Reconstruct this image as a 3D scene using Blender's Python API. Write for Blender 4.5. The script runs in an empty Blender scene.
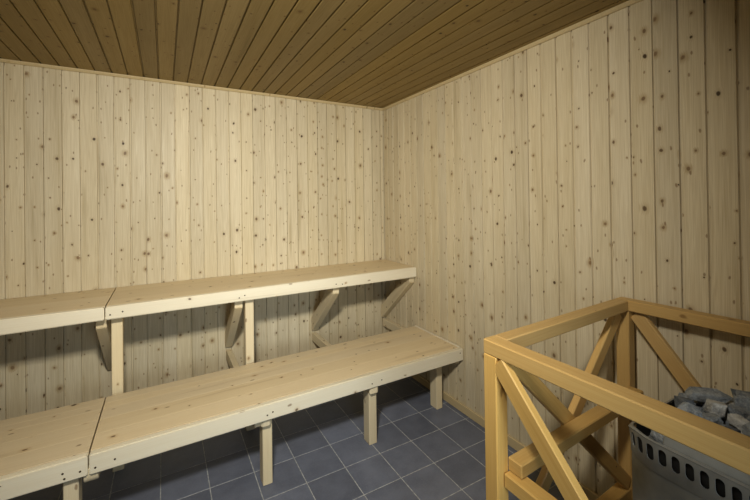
import bpy, bmesh, math, random
from mathutils import Vector, Matrix

random.seed(7)
COL = bpy.context.scene.collection
H_CEIL = 2.11
X_LEFT, Y_FRONT = -3.0, -3.45


# ------------------------------------------------------------------ node helpers
class NG:
    def __init__(self, mat):
        mat.use_nodes = True
        self.nt = mat.node_tree
        self.nt.nodes.clear()

    def n(self, kind, **kw):
        nd = self.nt.nodes.new(kind)
        for k, v in kw.items():
            setattr(nd, k, v)
        return nd

    def l(self, a, b):
        self.nt.links.new(a, b)

    def put(self, sock, v):
        if isinstance(v, bpy.types.NodeSocket):
            self.l(v, sock)
        else:
            sock.default_value = v

    def math(self, op, a, b=0.0, c=None, clamp=False):
        nd = self.n('ShaderNodeMath', operation=op)
        nd.use_clamp = clamp
        self.put(nd.inputs[0], a)
        self.put(nd.inputs[1], b)
        if c is not None:
            self.put(nd.inputs[2], c)
        return nd.outputs[0]

    def remap(self, v, a, b, c=0.0, d=1.0, smooth=True):
        nd = self.n('ShaderNodeMapRange')
        nd.interpolation_type = 'SMOOTHSTEP' if smooth else 'LINEAR'
        nd.clamp = True
        self.put(nd.inputs[0], v)
        for i, x in enumerate((a, b, c, d)):
            self.put(nd.inputs[i + 1], x)
        return nd.outputs[0]

    def mix(self, f, a, b, blend='MIX'):
        nd = self.n('ShaderNodeMix', data_type='RGBA', blend_type=blend)
        self.put(nd.inputs[0], f)
        for i, v in ((6, a), (7, b)):
            if isinstance(v, bpy.types.NodeSocket):
                self.l(v, nd.inputs[i])
            else:
                nd.inputs[i].default_value = (*v[:3], 1)
        return nd.outputs[2]

    def vec(self, x, y, z=0.0):
        nd = self.n('ShaderNodeCombineXYZ')
        for i, v in enumerate((x, y, z)):
            self.put(nd.inputs[i], v)
        return nd.outputs[0]

    def noise(self, v, scale=1.0, detail=3.0, rough=0.55, dist=0.0):
        nd = self.n('ShaderNodeTexNoise')
        self.l(v, nd.inputs['Vector'])
        nd.inputs['Scale'].default_value = scale
        nd.inputs['Detail'].default_value = detail
        nd.inputs['Roughness'].default_value = rough
        nd.inputs['Distortion'].default_value = dist
        return nd.outputs['Fac']

    def out(self, col, rough=0.55, bump=None, bstr=0.2, bdist=0.002, spec=0.3, metal=0.0):
        b = self.n('ShaderNodeBsdfPrincipled')
        self.put(b.inputs['Base Color'], col if isinstance(col, bpy.types.NodeSocket) else (*col, 1))
        self.put(b.inputs['Roughness'], rough)
        b.inputs['Specular IOR Level'].default_value = spec
        b.inputs['Metallic'].default_value = metal
        if bump is not None:
            bp = self.n('ShaderNodeBump')
            bp.inputs['Strength'].default_value = bstr
            bp.inputs['Distance'].default_value = bdist
            self.l(bump, bp.inputs['Height'])
            self.l(bp.outputs[0], b.inputs['Normal'])
        o = self.n('ShaderNodeOutputMaterial')
        self.l(b.outputs[0], o.inputs[0])


def wood(name, light, dark, knot=(0.045, 0.022, 0.008), cell=0.078, have=0.5, kmin=0.035, kmax=0.10,
         tint=0.16, streak=0.5, rough=0.5, groove=None):
    """Softwood: u runs along the grain, v across, both in metres, offset per board."""
    m = bpy.data.materials.new(name)
    g = NG(m)
    uv = g.n('ShaderNodeUVMap', uv_map='wood')
    sx = g.n('ShaderNodeSeparateXYZ')
    g.l(uv.outputs[0], sx.inputs[0])
    u, v = sx.outputs[0], sx.outputs[1]
    rnd = g.n('ShaderNodeAttribute', attribute_name='rnd').outputs['Fac']
    # knots
    wob = g.noise(g.vec(g.math('MULTIPLY', u, 30), g.math('MULTIPLY', v, 30)), 1, 1)
    uk = g.math('ADD', g.math('MULTIPLY', u, 0.8 / cell), g.math('MULTIPLY', wob, 0.11))
    vk = g.math('ADD', g.math('MULTIPLY', v, 1.0 / cell), g.math('MULTIPLY', wob, 0.11))
    vo = g.n('ShaderNodeTexVoronoi', voronoi_dimensions='2D', feature='F1')
    g.l(g.vec(uk, vk), vo.inputs['Vector'])
    vo.inputs['Scale'].default_value = 1
    d = vo.outputs['Distance']
    sc = g.n('ShaderNodeSeparateColor')
    g.l(vo.outputs['Color'], sc.inputs[0])
    r1, r2, r3 = sc.outputs
    exist = g.math('LESS_THAN', r1, have)
    rad = g.remap(g.math('POWER', r2, 2.0), 0, 1, kmin, kmax, False)
    core = g.math('MULTIPLY', g.remap(g.math('DIVIDE', d, rad), 0.55, 1.2, 1, 0), exist)
    vp = g.n('ShaderNodeTexVoronoi', voronoi_dimensions='2D', feature='F1')
    g.l(g.vec(g.math('ADD', g.math('MULTIPLY', u, 1.1 / cell), g.math('MULTIPLY', wob, 0.2)),
              g.math('ADD', g.math('MULTIPLY', v, 2.1 / cell), g.math('MULTIPLY', wob, 0.2))), vp.inputs['Vector'])
    vp.inputs['Scale'].default_value = 1
    sp = g.n('ShaderNodeSeparateColor')
    g.l(vp.outputs['Color'], sp.inputs[0])
    pin = g.math('MULTIPLY', g.remap(vp.outputs['Distance'], 0.05, 0.13, 1, 0), g.math('LESS_THAN', sp.outputs[0], have * 0.30))
    halo = g.math('MULTIPLY', g.remap(g.math('DIVIDE', d, rad), 0.8, 3.2, 1, 0), exist)
    # grain, pushed aside round each knot
    vg = g.math('ADD', v, g.math('MULTIPLY', halo, 0.006))
    fine = g.noise(g.vec(g.math('MULTIPLY', u, 4), g.math('MULTIPLY', vg, 420)), 1, 3)
    mid = g.noise(g.vec(g.math('MULTIPLY', u, 1.3), g.math('MULTIPLY', vg, 75)), 1, 3, 0.6, 0.4)
    broad = g.noise(g.vec(g.math('MULTIPLY', u, 0.9), g.math('MULTIPLY', v, 14)), 1, 2)
    ring = g.math('PINGPONG', g.math('MULTIPLY', mid, 7.0), 0.5)
    gr = g.math('ADD', g.math('MULTIPLY', ring, 0.55), g.math('MULTIPLY', fine, 0.5))
    gr = g.math('ADD', gr, g.math('MULTIPLY', broad, 0.5))
    gr = g.remap(gr, 0.35, 1.05, 0, 1, False)
    col = g.mix(g.math('MULTIPLY', gr, streak), light, dark)
    # occasional heartwood band
    heart = g.remap(broad, 0.62, 0.72, 0, 0.35)
    col = g.mix(heart, col, [c * 0.78 for c in dark])
    # board to board
    br = g.remap(rnd, 0, 1, 1 - tint, 1 + tint, False)
    hsv = g.n('ShaderNodeHueSaturation')
    g.l(col, hsv.inputs['Color'])
    g.l(br, hsv.inputs['Value'])
    g.l(g.remap(g.math('FRACT', g.math('MULTIPLY', rnd, 7.31)), 0, 1, 0.95, 1.05, False), hsv.inputs['Saturation'])
    col = hsv.outputs[0]
    col = g.mix(g.math('MULTIPLY', halo, g.remap(r3, 0, 1, 0.15, 0.5)), col, [dark[0] * 0.75, dark[1] * 0.6, dark[2] * 0.42])
    col = g.mix(g.math('MULTIPLY', pin, 0.6), col, [knot[0] * 3.5, knot[1] * 3.3, knot[2] * 2.6])
    kc = g.mix(r3, knot, [knot[0] * 3.2, knot[1] * 3.0, knot[2] * 2.6])
    col = g.mix(g.math('MULTIPLY', core, g.remap(r3, 0, 1, 0.92, 0.6)), col, kc)
    g.out(col, g.remap(gr, 0, 1, rough - 0.05, rough + 0.1, False), gr, 0.12, 0.001, 0.3)
    return m


def plain(name, col, rough=0.5, metal=0.0, scale=40, var=0.25, spec=0.4, bstr=0.05):
    m = bpy.data.materials.new(name)
    g = NG(m)
    tc = g.n('ShaderNodeTexCoord')
    nz = g.noise(tc.outputs['Object'], scale, 4)
    c = g.mix(g.remap(nz, 0.3, 0.7), [x * (1 - var) for x in col], [x * (1 + var) for x in col])
    g.out(c, rough, nz, bstr, 0.002, spec, metal)
    return m


def tile_mat():
    m = bpy.data.materials.new('slate_tile')
    g = NG(m)
    tc = g.n('ShaderNodeTexCoord')
    rnd = g.n('ShaderNodeAttribute', attribute_name='rnd').outputs['Fac']
    a = g.noise(tc.outputs['Object'], 9, 5, 0.6)
    b = g.noise(tc.outputs['Object'], 120, 3, 0.6)
    c = g.mix(g.remap(a, 0.3, 0.7), (0.142, 0.157, 0.212), (0.188, 0.207, 0.272))
    c = g.mix(g.remap(b, 0.45, 0.75, 0, 0.35), c, (0.23, 0.25, 0.28))
    h = g.n('ShaderNodeHueSaturation')
    g.l(c, h.inputs['Color'])
    g.l(g.remap(rnd, 0, 1, 0.86, 1.14, False), h.inputs['Value'])
    g.out(h.outputs[0], g.remap(a, 0.3, 0.7, 0.38, 0.55), b, 0.12, 0.001, 0.4)
    return m


def stone_mat(name, lo, hi):
    m = bpy.data.materials.new(name)
    g = NG(m)
    tc = g.n('ShaderNodeTexCoord')
    oi = g.n('ShaderNodeObjectInfo')
    ad = g.n('ShaderNodeVectorMath', operation='ADD')
    g.l(tc.outputs['Object'], ad.inputs[0])
    mu = g.n('ShaderNodeVectorMath', operation='SCALE')
    g.l(oi.outputs['Location'], mu.inputs[0])
    mu.inputs['Scale'].default_value = 31.0
    g.l(mu.outputs[0], ad.inputs[1])
    a = g.noise(ad.outputs[0], 22, 6, 0.65, 0.6)
    b = g.noise(ad.outputs[0], 160, 4, 0.7)
    c = g.mix(g.remap(a, 0.32, 0.68), lo, hi)
    c = g.mix(g.remap(b, 0.5, 0.75, 0, 0.5), c, [x * 1.7 for x in hi])
    c = g.mix(g.remap(b, 0.25, 0.45, 0.5, 0), c, [x * 0.5 for x in lo])
    g.out(c, 0.8, g.math('ADD', a, b), 0.9, 0.007, 0.25)
    return m


M = {}
M['wall'] = wood('spruce_wall_panel', (0.69, 0.62, 0.47), (0.43, 0.345, 0.20), have=0.6, kmin=0.03, kmax=0.115,
                 tint=0.06, streak=0.85)
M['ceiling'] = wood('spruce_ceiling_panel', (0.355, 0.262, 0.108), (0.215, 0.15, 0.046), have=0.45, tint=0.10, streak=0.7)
M['bench'] = wood('planed_pine', (0.73, 0.625, 0.445), (0.60, 0.47, 0.285), cell=0.11, have=0.42, kmin=0.03, kmax=0.075,
                  tint=0.03, streak=0.6)
M['rail_pale'] = wood('pale_pine', (0.78, 0.73, 0.60), (0.66, 0.57, 0.41), cell=0.12, have=0.35, kmin=0.02, kmax=0.06,
                      tint=0.05, streak=0.5)
M['leg'] = wood('yellowed_pine', (0.72, 0.635, 0.46), (0.58, 0.465, 0.285), cell=0.12, have=0.35, kmin=0.02, kmax=0.06,
                tint=0.07, streak=0.6)
M['guard'] = wood('honey_pine', (0.58, 0.40, 0.165), (0.46, 0.275, 0.08), cell=0.13, have=0.25, kmin=0.02, kmax=0.05,
                  tint=0.10, streak=0.7, rough=0.42)
M['trim'] = wood('trim_pine', (0.62, 0.52, 0.33), (0.48, 0.36, 0.18), cell=0.15, have=0.2, kmax=0.05, tint=0.05)
M['tile'] = tile_mat()
M['grout'] = plain('pale_grout', (0.42, 0.43, 0.44), 0.85, scale=60)
M['screw'] = plain('dark_screw_hole', (0.05, 0.032, 0.016), 0.6)
M['steel'] = plain('grey_enamel_steel', (0.25, 0.255, 0.245), 0.42, 0.15, scale=14, var=0.12)
M['steel_dark'] = plain('blue_grey_steel', (0.10, 0.11, 0.125), 0.45, 0.3, scale=14, var=0.15)
M['inner'] = plain('shade_black_inner', (0.018, 0.017, 0.016), 0.8)  # near-black colour stands in for the shade inside the heater
M['stone'] = stone_mat('grey_rock', (0.19, 0.21, 0.235), (0.42, 0.45, 0.48))
M['stone_dark'] = stone_mat('charcoal_rock', (0.10, 0.112, 0.13), (0.22, 0.245, 0.275))
M['stone_pale'] = stone_mat('pale_rock', (0.42, 0.44, 0.46), (0.70, 0.71, 0.71))
M['terminal'] = plain('plastic_black', (0.02, 0.02, 0.02), 0.5)


# ------------------------------------------------------------------ mesh helpers
class MB:
    """Collects solids with grain UVs; build() links them as one mesh object."""

    def __init__(self):
        self.bm = bmesh.new()
        self.uv = self.bm.loops.layers.uv.new('wood')
        self.rn = self.bm.faces.layers.float.new('rnd')

    def _merge(self, t, grain, mat, mi=0, rnd=None, smooth=False):
        """t: temporary bmesh in local coordinates with the grain along axis index `grain`."""
        t.normal_update()
        rnd = random.random() if rnd is None else rnd
        ou, ov = random.uniform(0, 50), random.uniform(0, 50)
        vm = {}
        for v in t.verts:
            vm[v] = self.bm.verts.new(mat @ v.co)
        for f in t.faces:
            try:
                nf = self.bm.faces.new([vm[v] for v in f.verts])
            except ValueError:
                continue
            nf.material_index = mi
            nf.smooth = smooth
            nf[self.rn] = rnd
            n = f.normal
            ax = max(range(3), key=lambda i: abs(n[i]))
            for lo, l0 in zip(nf.loops, f.loops):
                c = l0.vert.co
                if ax == grain:
                    a, b = [c[i] for i in range(3) if i != grain]
                    lo[self.uv].uv = (ou + a * 0.15, ov + b)
                else:
                    o = [i for i in range(3) if i not in (ax, grain)][0]
                    lo[self.uv].uv = (ou + c[grain], ov + c[o] + ax * 3.7)
        t.free()

    def box(self, x, y, z, grain=0, bevel=0.003, mat=None, mi=0, rnd=None, seg=1):
        t = bmesh.new()
        bmesh.ops.create_cube(t, size=1)
        for v in t.verts:
            v.co = Vector(((x[0] + x[1]) / 2 + v.co.x * (x[1] - x[0]), (y[0] + y[1]) / 2 + v.co.y * (y[1] - y[0]),
                           (z[0] + z[1]) / 2 + v.co.z * (z[1] - z[0])))
        if bevel:
            bmesh.ops.bevel(t, geom=t.edges[:], offset=bevel, segments=seg, affect='EDGES')
        self._merge(t, grain, mat or Matrix(), mi, rnd)
        return self

    def bar(self, p0, p1, w, h, up=(0, 0, 1), bevel=0.003, **kw):
        """square-sawn bar from p0 to p1: w across, h along up."""
        p0, p1 = Vector(p0), Vector(p1)
        d = p1 - p0
        L = d.length
        ex = d.normalized()
        ey = Vector(up).cross(ex).normalized()
        ez = ex.cross(ey)
        mt = Matrix(((ex.x, ey.x, ez.x, p0.x), (ex.y, ey.y, ez.y, p0.y), (ex.z, ey.z, ez.z, p0.z), (0, 0, 0, 1)))
        return self.box((0, L), (-w / 2, w / 2), (-h / 2, h / 2), 0, bevel, mt, **kw)

    def prism(self, poly, x0, x1, grain_dir=None, bevel=0.003, mi=0, plane='yz'):
        """poly of (y, z) points extruded along x (or (x, z) points along y)."""
        t = bmesh.new()
        a = math.atan2(grain_dir[1], grain_dir[0]) if grain_dir else 0
        ca, sa = math.cos(a), math.sin(a)
        # local frame: X = grain, Y = across in plane, Z = extrusion
        loc = [(p[0] * ca + p[1] * sa, -p[0] * sa + p[1] * ca) for p in poly]
        lo = [t.verts.new((p[0], p[1], x0)) for p in loc]
        hi = [t.verts.new((p[0], p[1], x1)) for p in loc]
        n = len(poly)
        t.faces.new(lo[::-1])
        t.faces.new(hi)
        for i in range(n):
            t.faces.new((lo[i], lo[(i + 1) % n], hi[(i + 1) % n], hi[i]))
        bmesh.ops.recalc_face_normals(t, faces=t.faces[:])
        if bevel:
            bmesh.ops.bevel(t, geom=t.edges[:], offset=bevel, segments=1, affect='EDGES')
        if plane == 'yz':
            mt = Matrix(((0, 0, 1, 0), (ca, -sa, 0, 0), (sa, ca, 0, 0), (0, 0, 0, 1)))
        else:
            mt = Matrix(((ca, -sa, 0, 0), (0, 0, 1, 0), (sa, ca, 0, 0), (0, 0, 0, 1)))
        self._merge(t, 0, mt, mi)
        return self

    def disc(self, c, r, axis, mi=1, n=8, th=0.0012):
        t = bmesh.new()
        bmesh.ops.create_cone(t, cap_ends=True, segments=n, radius1=r, radius2=r, depth=th)
        q = Vector((0, 0, 1)).rotation_difference(Vector(axis)).to_matrix().to_4x4()
        self._merge(t, 0, Matrix.Translation(c) @ q, mi)
        return self

    def build(self, name, mats, parent=None, warp=None, base=None):
        bm = self.bm
        if warp:
            for v in bm.verts:
                v.co = warp(v.co)
        bmesh.ops.recalc_face_normals(bm, faces=bm.faces[:])
        off = Vector(base) if base is not None else (parent.location.copy() if parent else Vector((0, 0, 0)))
        if parent and parent.parent:
            off += parent.parent.location
        for v in bm.verts:
            v.co -= off
        me = bpy.data.meshes.new(name)
        bm.to_mesh(me)
        bm.free()
        for m in (mats if isinstance(mats, (list, tuple)) else [mats]):
            me.materials.append(m)
        o = bpy.data.objects.new(name, me)
        COL.objects.link(o)
        if parent:
            o.parent = parent
        elif base is not None:
            o.location = base
        return o


def thing(name, label, cat, loc, group=None):
    o = bpy.data.objects.new(name, None)
    o.empty_display_size = 0.1
    COL.objects.link(o)
    o.location = loc
    o['label'] = label
    o['category'] = cat
    if group:
        o['group'] = group
    return o


def struct(o, label=None):
    o['kind'] = 'structure'
    if label:
        o['label'] = label
    return o


# ------------------------------------------------------------------ room shell
PITCH = 0.08


def board_row(mb, start, stop, phase, length, axis_mat, th=0.014, groove=0.0036, dep=0.009):
    """tongue and groove boards: across axis = local X, length = local Y, front face toward +Z at z=0"""
    k = math.floor((start - phase) / PITCH)
    a = phase + k * PITCH
    while a < stop - 1e-6:
        x0, x1 = max(a, start), min(a + PITCH, stop)
        a += PITCH
        if x1 - x0 < 0.004:
            continue
        t = bmesh.new()
        g = groove
        e = random.choice((0.0, 0.0, 0.0016, 0.003))       # some joints stand a little more open
        prof = [(x0, -th), (x0, -dep), (x0 + 0.0022 + e * 0.6, -dep), (x0 + g + e, 0), (x1 - g, 0), (x1 - 0.0018, -dep), (x1, -dep), (x1, -th)]
        lo = [t.verts.new((p[0], length[0], p[1])) for p in prof]
        hi = [t.verts.new((p[0], length[1], p[1])) for p in prof]
        for i in range(len(prof) - 1):
            t.faces.new((lo[i], lo[i + 1], hi[i + 1], hi[i]))
        t.faces.new(lo)
        t.faces.new(hi[::-1])
        mb._merge(t, 1, axis_mat)


# back wall: faces -y; across = x, length = z
mb = MB()
mt = Matrix(((1, 0, 0, 0), (0, 0, -1, 0), (0, 1, 0, 0), (0, 0, 0, 1)))
board_row(mb, X_LEFT, 0.0, 0.045 - 0.08 * 60, (0, H_CEIL), mt)
mb.box((X_LEFT - 0.05, 0.05), (0.014, 0.06), (0, H_CEIL), 2, 0)
struct(mb.build('wall_back', M['wall']))
# right wall: faces -x; across = y, length = z
mb = MB()
mt = Matrix(((0, 0, -1, 0), (1, 0, 0, 0), (0, 1, 0, 0), (0, 0, 0, 1)))
board_row(mb, Y_FRONT, 0.0, 0.009 - 0.08 * 60, (0, H_CEIL), mt)
mb.box((0.014, 0.06), (Y_FRONT - 0.05, 0.0), (0, H_CEIL), 2, 0)
struct(mb.build('wall_right', M['wall']))
# left wall: faces +x
mb = MB()
mt = Matrix(((0, 0, 1, X_LEFT), (1, 0, 0, 0), (0, 1, 0, 0), (0, 0, 0, 1)))
board_row(mb, Y_FRONT, 0.0, 0.009 - 0.08 * 60, (0, H_CEIL), mt)
mb.box((X_LEFT - 0.06, X_LEFT - 0.014), (Y_FRONT - 0.05, 0.0), (0, H_CEIL), 2, 0)
struct(mb.build('wall_left', M['wall']))
# front wall: faces +y
mb = MB()
mt = Matrix(((1, 0, 0, 0), (0, 0, 1, Y_FRONT), (0, 1, 0, 0), (0, 0, 0, 1)))
board_row(mb, X_LEFT, 0.0, 0.045 - 0.08 * 60, (0, H_CEIL), mt)
mb.box((X_LEFT - 0.05, 0.05), (Y_FRONT - 0.06, Y_FRONT - 0.014), (0, H_CEIL), 2, 0)
struct(mb.build('wall_front', M['wall']))
# ceiling: faces -z; across = x, length = y
mb = MB()
mt = Matrix(((1, 0, 0, 0), (0, 1, 0, 0), (0, 0, -1, H_CEIL), (0, 0, 0, 1)))
board_row(mb, X_LEFT, 0.0, 0.037 - 0.08 * 60, (Y_FRONT, 0), mt)
mb.box((X_LEFT - 0.05, 0.05), (Y_FRONT - 0.05, 0.05), (H_CEIL + 0.014, H_CEIL + 0.06), 1, 0)
struct(mb.build('ceiling', M['ceiling']))

# floor: square slate-coloured tiles on a grout bed
mb = MB()
mb.box((X_LEFT - 0.05, 0.05), (Y_FRONT - 0.05, 0.05), (-0.06, -0.0012), 0, 0, mi=1)
TP, TG = 0.2005, 0.0022
x = -0.241 + TP * 2
while x > X_LEFT - TP:
    y = -0.987 + TP * 5
    while y > Y_FRONT - TP:
        xa, xb = max(x - TP + TG, X_LEFT), min(x - TG, 0.0)
        ya, yb = max(y - TP + TG, Y_FRONT), min(y - TG, 0.0)
        if xb - xa > 0.01 and yb - ya > 0.01:
            mb.box((xa, xb), (ya, yb), (-0.01, 0.0), 0, 0.001)
        y -= TP
    x -= TP
struct(mb.build('floor', [M['tile'], M['grout']]))

# skirting and the thin strips under the ceiling
struct(MB().box((-0.014, -0.0005), (Y_FRONT, -0.0005), (0.0, 0.052), 1, 0.003).build('baseboard_right', M['trim']))
struct(MB().box((X_LEFT, -0.0145), (-0.014, -0.0005), (0.0, 0.052), 0, 0.003).build('baseboard_back', M['trim']))
TRIM = [(0, 0), (-0.017, 0), (-0.017, -0.006), (-0.007, -0.017), (0, -0.017)]
struct(MB().prism([(p[0], H_CEIL + p[1]) for p in TRIM], X_LEFT, -0.0005, None, 0.0015).build('trim_1', M['trim']))
t = MB()
t.prism([(p[0], H_CEIL + p[1]) for p in TRIM], Y_FRONT, -0.0175, None, 0.0015, plane='xz')
struct(t.build('trim_2', M['trim']))


# ------------------------------------------------------------------ benches
def up_warp(c):          # the upper bench is a few centimetres deeper towards the gap, its front board a little shallower
    t = max(0.0, min(1.0, -c.x / 1.87))
    return Vector((c.x, c.y * (1 + 0.095 * t), c.z + (0.011 * t if c.z < 0.8 else 0.0)))


def ul_warp(c):
    t = max(0.0, min(1.0, (c.x + 2.25) / 0.38))
    return Vector((c.x, c.y * (1.01 + 0.085 * t), c.z + (0.011 * t - 0.008 * (1 - t) if c.z < 0.8 else 0.0)))


def lo_warp(c):
    s = min(1.0, -c.x / 1.87)
    return Vector((c.x, c.y - (0.022 + 0.02 * (1 if c.y > -0.6 else 0)) * s, c.z))


def deck(x0, x1, ys, z1, th, parent, warp):
    mb = MB()
    for a, b in zip(ys[:-1], ys[1:]):
        mb.box((x0, x1), (a + 0.0002, b - 0.0002), (z1 - th, z1), 0, 0.0005)
    return mb.build('seat', M['bench'], parent, warp)


def front_rail(x0, x1, yf, z0, z1, parent, warp, screws):
    mb = MB()
    mb.box((x0, x1), (yf, yf + 0.03), (z0, z1), 0, 0.004, seg=2)
    for sx, sz in screws:
        mb.disc((sx, yf - 0.0002, sz), 0.0037, (0, 1, 0), 1)
    return mb.build('front_rail', [M['rail_pale'], M['screw']], parent, warp)


ZU, ZL = 0.836, 0.402
GAP = -1.871
UY = [-0.423, -0.318, -0.212, -0.106, -0.002]
LY = [-0.905, -0.79, -0.675, -0.56, -0.503, -0.44]


def brace(x0, x1, parent):
    poly = [(-0.43, 0.722), (-0.318, 0.722), (-0.004, 0.455), (-0.004, 0.36), (-0.022, 0.36)]
    MB().prism(poly, x0, x1, (-0.7, 0.66), 0.002).build('brace', M['leg'], parent)


def top_beam(x0, x1, parent):
    MB().box((x0, x1), (-0.424, -0.004), (0.722, 0.764 + 0.041), 1, 0.002).build('crossbeam', M['leg'], parent)


def low_beam(x0, x1, parent, yfront=-0.918, yback=-0.016):
    r = 0.03
    poly = [(yfront, 0.344), (yfront, 0.285 + r)]
    for i in range(1, 6):
        a = math.pi / 2 * i / 5
        poly.append((yfront + r * (1 - math.cos(a)), 0.285 + r * (1 - math.sin(a))))
    poly += [(yback, 0.285), (yback, 0.344)]
    MB().prism(poly, x0, x1, (1, 0), 0.002).build('crossbeam', M['leg'], parent)


def leg(x0, x1, y0, y1, z1, parent, name='leg'):
    MB().box((x0, x1), (y0, y1), (0.0, z1), 2, 0.003).build(name, M['leg'], parent)


# upper right
ub = thing('sauna_bench', 'long pale pine upper bench right of the gap, on posts and diagonal braces', 'bench', (-0.93, -0.24, 0),
           'upper row of sauna benches')
deck(GAP + 0.0025, -0.003, UY, ZU, 0.03, ub, up_warp)
front_rail(GAP + 0.0025, -0.003, -0.454, 0.764, ZU, ub, up_warp,
           [(-1.85, 0.787), (-1.80, 0.795), (-1.255, 0.785), (-1.225, 0.795), (-0.655, 0.79), (-0.61, 0.785)])
for xc in (-0.637, -1.249, -0.027):
    brace(xc - 0.0225, xc + 0.0225, ub)
    top_beam(xc - 0.0225, xc + 0.0225, ub)
for xc in (-1.19, -1.829):
    leg(xc - 0.024, xc + 0.024, -0.432, -0.385, 0.764 + 0.04, ub, 'support_post')

# upper left
ul = thing('sauna_bench', 'pale pine upper bench left of the gap, running out of the frame', 'bench', (-2.43, -0.24, 0),
           'upper row of sauna benches')
deck(X_LEFT + 0.003, GAP - 0.0025, UY, ZU, 0.03, ul, ul_warp)
front_rail(X_LEFT + 0.003, GAP - 0.0025, -0.454, 0.764, ZU, ul, ul_warp, [(-1.90, 0.79), (-1.925, 0.787)])
for xc in (-1.893, -2.97):
    brace(xc - 0.0225, xc + 0.0225, ul)
    top_beam(xc - 0.0225, xc + 0.0225, ul)

# lower right
lb = thing('sauna_bench', 'wide pale pine lower bench right of the gap, standing on short legs', 'bench', (-0.93, -0.69, 0),
           'lower row of sauna benches')
deck(GAP + 0.0025, -0.019, LY, ZL, 0.048, lb, lo_warp)
front_rail(GAP + 0.0025, -0.003, -0.937, 0.327, ZL, lb, lo_warp,
           [(-1.85, 0.35), (-1.79, 0.36), (-1.215, 0.352), (-1.19, 0.36), (-0.66, 0.352), (-0.60, 0.358), (-0.03, 0.378)])
MB().box((-0.0185, -0.003), (-0.906, -0.438), (ZL - 0.03, ZL + 0.004), 1, 0.002).build('end_batten', M['rail_pale'], lb)
leg(-0.660, -0.612, -0.906, -0.84, 0.284, lb)
low_beam(-0.660, -0.626, lb, -0.906)
MB().box((-0.666, -0.614), (-0.934, -0.9065), (0.284, 0.326), 2, 0.008).build('cleat', M['leg'], lb)
leg(-1.2275, -1.1825, -0.906, -0.84, 0.353, lb)
MB().box((-1.238, -1.193), (-0.934, -0.907), (0.286, 0.326), 2, 0.008).build('cleat', M['leg'], lb)
low_beam(-1.2665, -1.2315, lb, -0.928)
MB().box((-1.325, -1.277), (-0.86, -0.60), (0.30, 0.353), 1, 0.004).build('cleat', M['leg'], lb)
leg(-0.128, -0.082, -0.825, -0.757, 0.353, lb)
low_beam(-0.038, -0.004, lb, -0.905)
low_beam(-1.80, -1.755, lb, -0.80, -0.47)

# lower left
ll = thing('sauna_bench', 'wide pale pine lower bench left of the gap, running out of the frame', 'bench', (-2.43, -0.69, 0),
           'lower row of sauna benches')
deck(X_LEFT + 0.003, GAP - 0.0025, LY, ZL, 0.048, ll, lo_warp)
front_rail(X_LEFT + 0.003, GAP - 0.0025, -0.937, 0.327, ZL, ll, lo_warp, [(-1.895, 0.352), (-1.945, 0.362), (-1.94, 0.342)])
leg(-1.95, -1.904, -0.93, -0.862, 0.353, ll)
low_beam(-1.888, -1.843, ll, -0.945, -0.49)
leg(-2.98, -2.935, -0.93, -0.862, 0.353, ll)
low_beam(-2.932, -2.89, ll, -0.94)

# ------------------------------------------------------------------ guard rail round the heater
GX0, GX1, GY0, GY1, GH = -0.842, -0.052, -1.925, -2.63, 0.940
W = 0.046
gd = thing('guard_rail', 'honey coloured wooden guard rail with crossed braces around the heater', 'guard rail', ((GX0 + GX1) / 2, (GY0 + GY1) / 2, 0))


def gwarp(c):            # the guard is not quite square: its cross rail and its wall side rail run slightly askew
    x, y = c.x - GX0, GY0 - c.y
    t = max(0.0, min(1.0, x / (GX1 - GX0)))
    return Vector((c.x + 0.05 * t * y, c.y + 0.045 * x, c.z))


def gbox(name, x, y, z, grain):
    MB().box(x, y, z, grain, 0.003).build(name, M['guard'], gd, gwarp)


HR = 0.04
gbox('top_rail', (GX0, GX0 + W), (GY1, GY0), (GH - HR, GH), 1)
gbox('top_rail', (GX1 - W, GX1), (GY1, GY0), (GH - HR, GH), 1)
gbox('top_rail', (GX0 + W, GX1 - W), (GY0 - W, GY0), (GH - HR, GH), 0)
gbox('top_rail', (GX0 + W, GX1 - W), (GY1, GY1 + W), (GH - HR, GH), 0)
for px in ((GX0, GX0 + W), (GX1 - W, GX1)):
    for py in ((GY0 - W, GY0), (GY1, GY1 + W)):
        gbox('post', px, py, (0.0, GH - HR), 2)
# mid rails: the near one sits lower, the cross one rests on it
gbox('mid_rail', (GX0 + 0.0235, GX0 + 0.069), (GY1 + W, GY0 - W - 0.001), (0.543, 0.582), 1)
gbox('mid_rail', (GX0 + 0.042, GX1 - W), (GY0 - 2 * W, GY0 - W), (0.583, 0.62), 0)
# bottom rails
gbox('bottom_rail', (GX0 + W, GX1 - W), (GY0 - W, GY0), (0.19, 0.235), 0)
gbox('bottom_rail', (GX0, GX0 + W), (GY1 + W, GY0 - W), (0.19, 0.235), 1)
gbox('bottom_rail', (GX1 - W, GX1), (GY1 + W, GY0 - W), (0.19, 0.235), 1)


def gdiag(name, p0, p1, w, h, up):
    MB().bar(p0, p1, w, h, up, 0.003).build(name, M['guard'], gd, gwarp)


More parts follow.
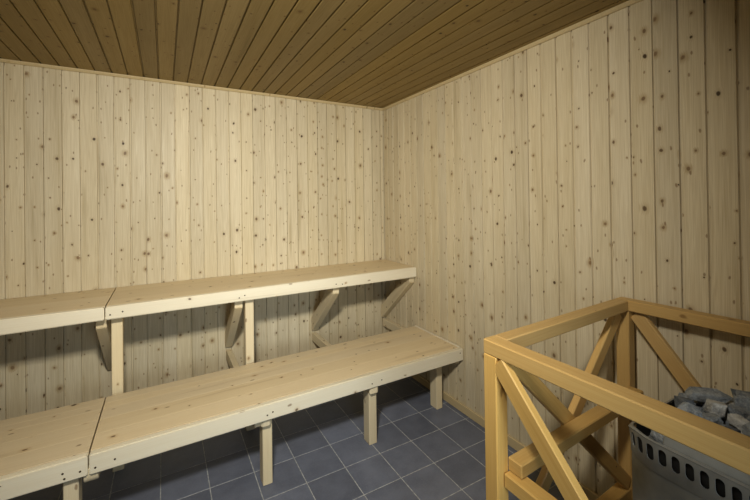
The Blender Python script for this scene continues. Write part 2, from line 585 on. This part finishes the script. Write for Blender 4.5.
zt, zb = GH - HR - 0.012, 0.255
yl = GY0 - W * 0.75
gdiag('diagonal_brace', (GX0 + W + 0.012, yl, zt), (GX1 - W - 0.012, yl, zb), W / 2, 0.046, (0, 0, 1))
yl = GY0 - W * 0.25
gdiag('diagonal_brace', (GX1 - W - 0.012, yl, zt), (GX0 + W + 0.012, yl, zb), W / 2, 0.046, (0, 0, 1))
for xa, xb in ((GX0 + W * 0.25, GX0 + W * 0.75), (GX1 - W * 0.25, GX1 - W * 0.75)):
    gdiag('diagonal_brace', (xa, GY0 - W - (0.0 if xa < -0.5 else 0.012), zt), (xa, GY1 + W + (0.012 if xa < -0.5 else 0.11), zb), W / 2 * 0.98, 0.05, (0, 0, 1))
    gdiag('diagonal_brace', (xb, GY1 + W + 0.012, zt), (xb, GY0 - W - 0.012, zb), W / 2 * 0.98, 0.05, (0, 0, 1))

# ------------------------------------------------------------------ heater
SX0, SX1, SY0, SY1 = -0.600, -0.185, -2.148, -2.555       # front / back in x, far / near in y
SZ = 0.739
ht = thing('sauna_heater', 'grey metal sauna heater with a slotted rim, inside the wooden guard', 'heater', ((SX0 + SX1) / 2, (SY0 + SY1) / 2, 0))


def rrect(x0, x1, y0, y1, r, n=6):
    pts = []
    for cx, cy, a0 in ((x1 - r, y1 - r, 0), (x0 + r, y1 - r, 90), (x0 + r, y0 + r, 180), (x1 - r, y0 + r, 270)):
        for i in range(n + 1):
            a = math.radians(a0 + 90 * i / n)
            pts.append((cx + r * math.cos(a), cy + r * math.sin(a)))
    return pts


def shell(levels, name, mat, smooth=True, cap_top=False, cap_bottom=True):
    """loft of rounded rectangles: levels of (inset, z, radius)"""
    bm = bmesh.new()
    rings = []
    for ins, z, r in levels:
        rings.append([bm.verts.new((p[0], p[1], z)) for p in rrect(SX0 + ins, SX1 - ins, SY1 + ins, SY0 - ins, r)])
    n = len(rings[0])
    for a, b in zip(rings[:-1], rings[1:]):
        for i in range(n):
            f = bm.faces.new((a[i], a[(i + 1) % n], b[(i + 1) % n], b[i]))
            f.smooth = smooth
    if cap_bottom:
        bm.faces.new(rings[0][::-1])
    if cap_top:
        bm.faces.new(rings[-1])
    bmesh.ops.recalc_face_normals(bm, faces=bm.faces[:])
    for v in bm.verts:
        v.co -= ht.location
    me = bpy.data.meshes.new(name)
    bm.to_mesh(me)
    bm.free()
    me.materials.append(mat)
    o = bpy.data.objects.new(name, me)
    COL.objects.link(o)
    o.parent = ht
    return o


shell([(0.02, 0.12, 0.075), (0.004, 0.135, 0.088), (0.004, 0.55, 0.088), (0.004, SZ - 0.082, 0.088), (0.009, SZ - 0.078, 0.083), (0.009, SZ - 0.074, 0.083), (0.002, SZ - 0.070, 0.09),
       (0.012, SZ - 0.069, 0.08)], 'body', M['steel'], cap_top=True)
shell([(0.014, 0.60, 0.078), (0.0142, 0.60, 0.078), (0.016, 0.662, 0.076)], 'stone_tray', M['inner'], cap_top=True)
shell([(0.0135, 0.664, 0.079), (0.0135, SZ - 0.016, 0.079)], 'slot_shade_liner', M['inner'], cap_bottom=False)  # dark sheet added behind the slots so they show as shaded openings
shell([(0.05, 0.118, 0.03), (0.05, 0.08, 0.03), (0.03, 0.079, 0.04), (0.03, 0.06, 0.04)], 'base_tray', M['steel_dark'], cap_bottom=True)
for dx in (0.05, 0.30):
    for dy in (-0.05, -0.34):
        MB().box((SX0 + dx - 0.015, SX0 + dx + 0.015), (SY0 + dy - 0.015, SY0 + dy + 0.015), (0, 0.062), 2, 0.003).build('foot', M['steel_dark'], ht)


def slotted_band():
    """the vented rim: a wall with a row of real upright slots cut through it all the way round"""
    pts = rrect(SX0 + 0.002, SX1 - 0.002, SY1 + 0.002, SY0 - 0.002, 0.09, 24)
    # resample evenly
    P = [Vector((p[0], p[1])) for p in pts]
    P.append(P[0])
    seg = [(P[i + 1] - P[i]).length for i in range(len(P) - 1)]
    tot = sum(seg)
    ns = round(tot / 0.0262)

    def at(s):
        s %= tot
        for i, L in enumerate(seg):
            if s <= L:
                q = P[i].lerp(P[i + 1], s / L if L > 0 else 0)
                d = (P[i + 1] - P[i]).normalized() if L > 0 else Vector((1, 0))
                return q, Vector((d.y, -d.x))
            s -= L
        return P[0], Vector((1, 0))
    bm = bmesh.new()
    pitch = tot / ns
    z0, z1 = SZ - 0.070, SZ
    th = 0.003
    hw, zb, zt_, r = 0.008, SZ - 0.047, SZ - 0.008, 0.0082
    # each cell of the rim is a frame polygon round an obround slot, made from an outer rectangle and an inner loop
    NL = 6
    inner = []
    for i in range(NL + 1):
        a = math.pi * i / NL
        inner.append((r * math.cos(a), zt_ - r + r * math.sin(a)))
    for i in range(NL + 1):
        a = math.pi + math.pi * i / NL
        inner.append((r * math.cos(a), zb + r + r * math.sin(a)))
    hp = pitch / 2
    outer = []
    for (a, z) in inner:
        zc = (zt_ + zb) / 2
        dx, dz = a / hp, (z - zc) / ((z1 - z0) / 2)
        m = max(abs(dx), abs(dz))
        # push to the cell border
        ang = math.atan2(z - zc, a)
        ox = max(-hp, min(hp, a * 50 if abs(a) > 0.9 * r else a / r * hp))
        outer.append((ox, z1 if z >= zt_ - r - 1e-6 and abs(a) <= 0.9 * r else (z0 if z <= zb + r + 1e-6 and abs(a) <= 0.9 * r else z)))
    for k in range(ns):
        s0 = k * pitch

        def put(a, z, dep):
            q, nn = at(s0 + a)
            fl = 0.006 * max(0.0, (z - z0) / (z1 - z0) - 0.4)
            q = q + nn * (fl - dep)
            return bm.verts.new((q.x, q.y, z))
        io = [put(a, z, 0) for a, z in inner]
        ii = [put(a, z, th) for a, z in inner]
        oo = [put(a, z, 0) for a, z in outer]
        oi = [put(a, z, th) for a, z in outer]
        n = len(inner)
        for i in range(n):
            j = (i + 1) % n
            bm.faces.new((io[i], io[j], oo[j], oo[i]))
            bm.faces.new((ii[j], ii[i], oi[i], oi[j]))
            bm.faces.new((io[j], io[i], ii[i], ii[j]))
        # corners of the cell
        for sx in (1, -1):
            for zz, idx in ((z1, None), (z0, None)):
                c_o = put(sx * hp, zz, 0)
                c_i = put(sx * hp, zz, th)
                ring = sorted(range(n), key=lambda i: (outer[i][0] - sx * hp) ** 2 + (outer[i][1] - zz) ** 2)
                edge = [i for i in ring if abs(outer[i][1] - zz) < 1e-6][0]
                side = [i for i in ring if abs(abs(outer[i][0]) - hp) < 1e-6 and outer[i][0] * sx > 0][0]
                bm.faces.new((c_o, oo[edge], oo[side]))
                bm.faces.new((c_i, oi[edge], oi[side]))
    # rolled lip on the top edge
    N = 120
    for k in range(N):
        a, b = tot * k / N, tot * (k + 1) / N
        prof = [(0.0036, SZ - 0.001), (0.005, SZ + 0.003), (0.0, SZ + 0.005), (-0.006, SZ + 0.002), (-0.006, SZ - 0.003)]
        va = [at(a) for _ in prof]
        vb = [at(b) for _ in prof]
        A = [bm.verts.new((q.x + nn.x * p[0], q.y + nn.y * p[0], p[1])) for (q, nn), p in zip(va, prof)]
        B = [bm.verts.new((q.x + nn.x * p[0], q.y + nn.y * p[0], p[1])) for (q, nn), p in zip(vb, prof)]
        for i in range(len(prof) - 1):
            bm.faces.new((A[i], B[i], B[i + 1], A[i + 1]))
    bmesh.ops.remove_doubles(bm, verts=bm.verts[:], dist=1e-5)
    for v in bm.verts:                       # the rim dips round the far corner
        k = max(0.0, min(1.0, (v.co.y - (SY0 - 0.05)) / 0.05))
        v.co.z = z0 + (v.co.z - z0) * (1 - 0.35 * k * k)
    bmesh.ops.recalc_face_normals(bm, faces=bm.faces[:])
    for v in bm.verts:
        v.co -= ht.location
    me = bpy.data.meshes.new('slotted_rim')
    bm.to_mesh(me)
    bm.free()
    me.materials.append(M['steel'])
    o = bpy.data.objects.new('slotted_rim', me)
    COL.objects.link(o)
    o.parent = ht
    return o


slotted_band()
# bent sheet that leans in from the front rim to hold the stones back
MB().prism([(SX0 + 0.010, SZ - 0.012), (SX0 + 0.022, SZ + 0.022), (SX0 + 0.030, SZ + 0.022), (SX0 + 0.018, SZ - 0.012)],
           SY1 + 0.09, SY0 - 0.10, None, 0.002, plane='xz').build('stone_plate', M['steel'], ht)

# ------------------------------------------------------------------ stones
def stone_mesh(rx, ry, rz, seed):
    """an angular split rock: a hull of jittered box corners and a few extra points, roughened"""
    rg = random.Random(seed)
    bm = bmesh.new()
    for sx in (-1, 1):
        for sy in (-1, 1):
            for sz in (-1, 1):
                bm.verts.new((rx * sx * rg.uniform(0.45, 0.95), ry * sy * rg.uniform(0.45, 0.95), rz * sz * rg.uniform(0.5, 1.0)))
    for _ in range(5):
        v = Vector((rg.gauss(0, 1), rg.gauss(0, 1), rg.gauss(0, 1))).normalized()
        bm.verts.new((v.x * rx * 1.08, v.y * ry * 1.08, v.z * rz * 1.05))
    r = bmesh.ops.convex_hull(bm, input=bm.verts[:])
    bmesh.ops.delete(bm, geom=list({g for g in r['geom_interior'] if isinstance(g, bmesh.types.BMVert)}), context='VERTS')
    bmesh.ops.dissolve_limit(bm, angle_limit=math.radians(12), verts=bm.verts[:], edges=bm.edges[:])
    bmesh.ops.bevel(bm, geom=bm.edges[:], offset=min(rx, ry, rz) * 0.06, segments=1, affect='EDGES')
    bmesh.ops.triangulate(bm, faces=bm.faces[:])
    bmesh.ops.subdivide_edges(bm, edges=bm.edges[:], cuts=2)
    k = min(rx, ry, rz) * 0.055
    for v in bm.verts:
        v.co += Vector((rg.uniform(-k, k), rg.uniform(-k, k), rg.uniform(-k, k)))
    bmesh.ops.recalc_face_normals(bm, faces=bm.faces[:])
    me = bpy.data.meshes.new('sauna_stone')
    bm.to_mesh(me)
    bm.free()
    return me


CX, CY = (SX0 + SX1) / 2, (SY0 + SY1) / 2


def stone(x, y, z, r, seed, mat, label, rot=None, group='stones heaped in the heater'):
    rg = random.Random(seed * 13 + 1)
    me = stone_mesh(r[0], r[1], r[2], seed)
    me.materials.append(M[mat])
    o = bpy.data.objects.new('sauna_stone', me)
    COL.objects.link(o)
    o.location = (x, y, z)
    o.rotation_euler = rot or (rg.uniform(-0.4, 0.4), rg.uniform(-0.4, 0.4), rg.uniform(0, 6.28))
    o['label'] = label
    o['category'] = 'stone'
    if group:
        o['group'] = group
    return o


rs = random.Random(21)
LAB = {'stone': 'mid grey broken stone in the heap on the heater',
       'stone_dark': 'small charcoal stone in the heap on the heater',
       'stone_pale': 'pale grey chipped stone in the heap on the heater'}
seed = 100
balls = []                                   # (x, y, z, r): each stone settles on those already in the tray
BOX = (SX0 + 0.048, SX1 - 0.018, SY1 + 0.018, SY0 - 0.022)


def settle(x, y, r):
    z = 0.664 + r * 0.8
    for bx, by, bz, br in balls:
        q = (r + br) ** 2 * 0.94 - (x - bx) ** 2 - (y - by) ** 2
        if q > 0:
            z = max(z, bz + math.sqrt(q) * 0.86)
    return z


def drop(rx, ry, rz, mat, label, at=None, rot=None, group='stones heaped in the heater', tries=90):
    global seed
    seed += 1
    r = (rx * ry * rz) ** (1 / 3) * 1.02
    m = max(rx, ry) * 0.9
    best = None
    for _ in range(1 if at else tries):
        x, y = at or (rs.uniform(BOX[0] + m, BOX[1] - m), rs.uniform(BOX[2] + m, BOX[3] - m))
        z = settle(x, y, r)
        if best is None or z < best[2]:
            best = (x, y, z)
    balls.append((*best, r))
    return stone(*best, (rx, ry, rz), seed, mat, label, rot, group)


for i in range(140):
    k = rs.random()
    mat = 'stone' if k < 0.48 else ('stone_dark' if k < 0.74 else 'stone_pale')
    r = rs.uniform(0.023, 0.034) * (0.85 if mat == 'stone_dark' else 1.0)
    drop(r, r * rs.uniform(0.68, 0.95), r * rs.uniform(0.55, 0.8), mat, LAB[mat])
# flat slabs laid along the far back edge of the heap
for x, y, z, r, mat, lab, rz in (
        (-0.278, -2.228, 0.764, (0.056, 0.026, 0.016), 'stone', 'flat mid grey slab at the back of the heap, nearest the guard corner post', -0.75),
        (-0.222, -2.305, 0.768, (0.052, 0.026, 0.017), 'stone_dark', 'flat charcoal slab at the back of the heap, beside the grey slab', -0.95)):
    seed += 1
    stone(x, y, z, r, seed, mat, lab, (0.08, 0.06, rz), None)


# ------------------------------------------------------------------ light
def area(name, loc, target, size, energy, col, size_y=None, spread=None):
    li = bpy.data.lights.new(name, 'AREA')
    li.energy = energy
    li.color = col
    li.size = size
    if size_y:
        li.shape = 'RECTANGLE'
        li.size_y = size_y
    if spread:
        li.spread = spread
    o = bpy.data.objects.new(name, li)
    COL.objects.link(o)
    o.location = loc
    o.rotation_euler = (Vector(target) - Vector(loc)).to_track_quat('-Z', 'Y').to_euler()
    return o


area('lamp_key', (-1.66, -2.46, 1.96), (-0.80, 0.0, 1.0), 0.16, 27, (1.0, 0.955, 0.84), spread=math.radians(128))
area('lamp_fill', (-1.25, -3.35, 1.05), (-0.9, 0.0, 0.7), 0.6, 3.6, (0.80, 0.93, 1.0), 0.6, spread=math.radians(72))

w = bpy.data.worlds.new('World')
bpy.context.scene.world = w
w.use_nodes = True
w.node_tree.nodes['Background'].inputs[0].default_value = (0.05, 0.05, 0.055, 1)

# ------------------------------------------------------------------ camera
f_px, cy, a, b, c = 370.195832, 198.607824, 6.31509641e-03, 1.32422479e-02, -5.17436326e-01
Rm = Matrix.Rotation(c, 3, 'Z') @ Matrix.Rotation(a, 3, 'X') @ Matrix.Rotation(b, 3, 'Y')
right, fwd, up = Rm.col[0], Rm.col[1], Rm.col[2]
cam = bpy.data.cameras.new('camera')
cam.sensor_width = 36
cam.lens = 36 * f_px / 750
cam.shift_y = -(250 - cy) / 750
cam.clip_start = 0.05
co = bpy.data.objects.new('camera', cam)
COL.objects.link(co)
co.matrix_world = Matrix(((right.x, up.x, -fwd.x, -1.2167 * 1.33), (right.y, up.y, -fwd.y, -2.019 * 1.33), (right.z, up.z, -fwd.z, 1.33), (0, 0, 0, 1)))
sc = bpy.context.scene
sc.camera = co
sc.view_settings.view_transform = 'Standard'
sc.view_settings.look = 'None'
sc.view_settings.exposure = 0.06
sc.view_settings.gamma = 0.88
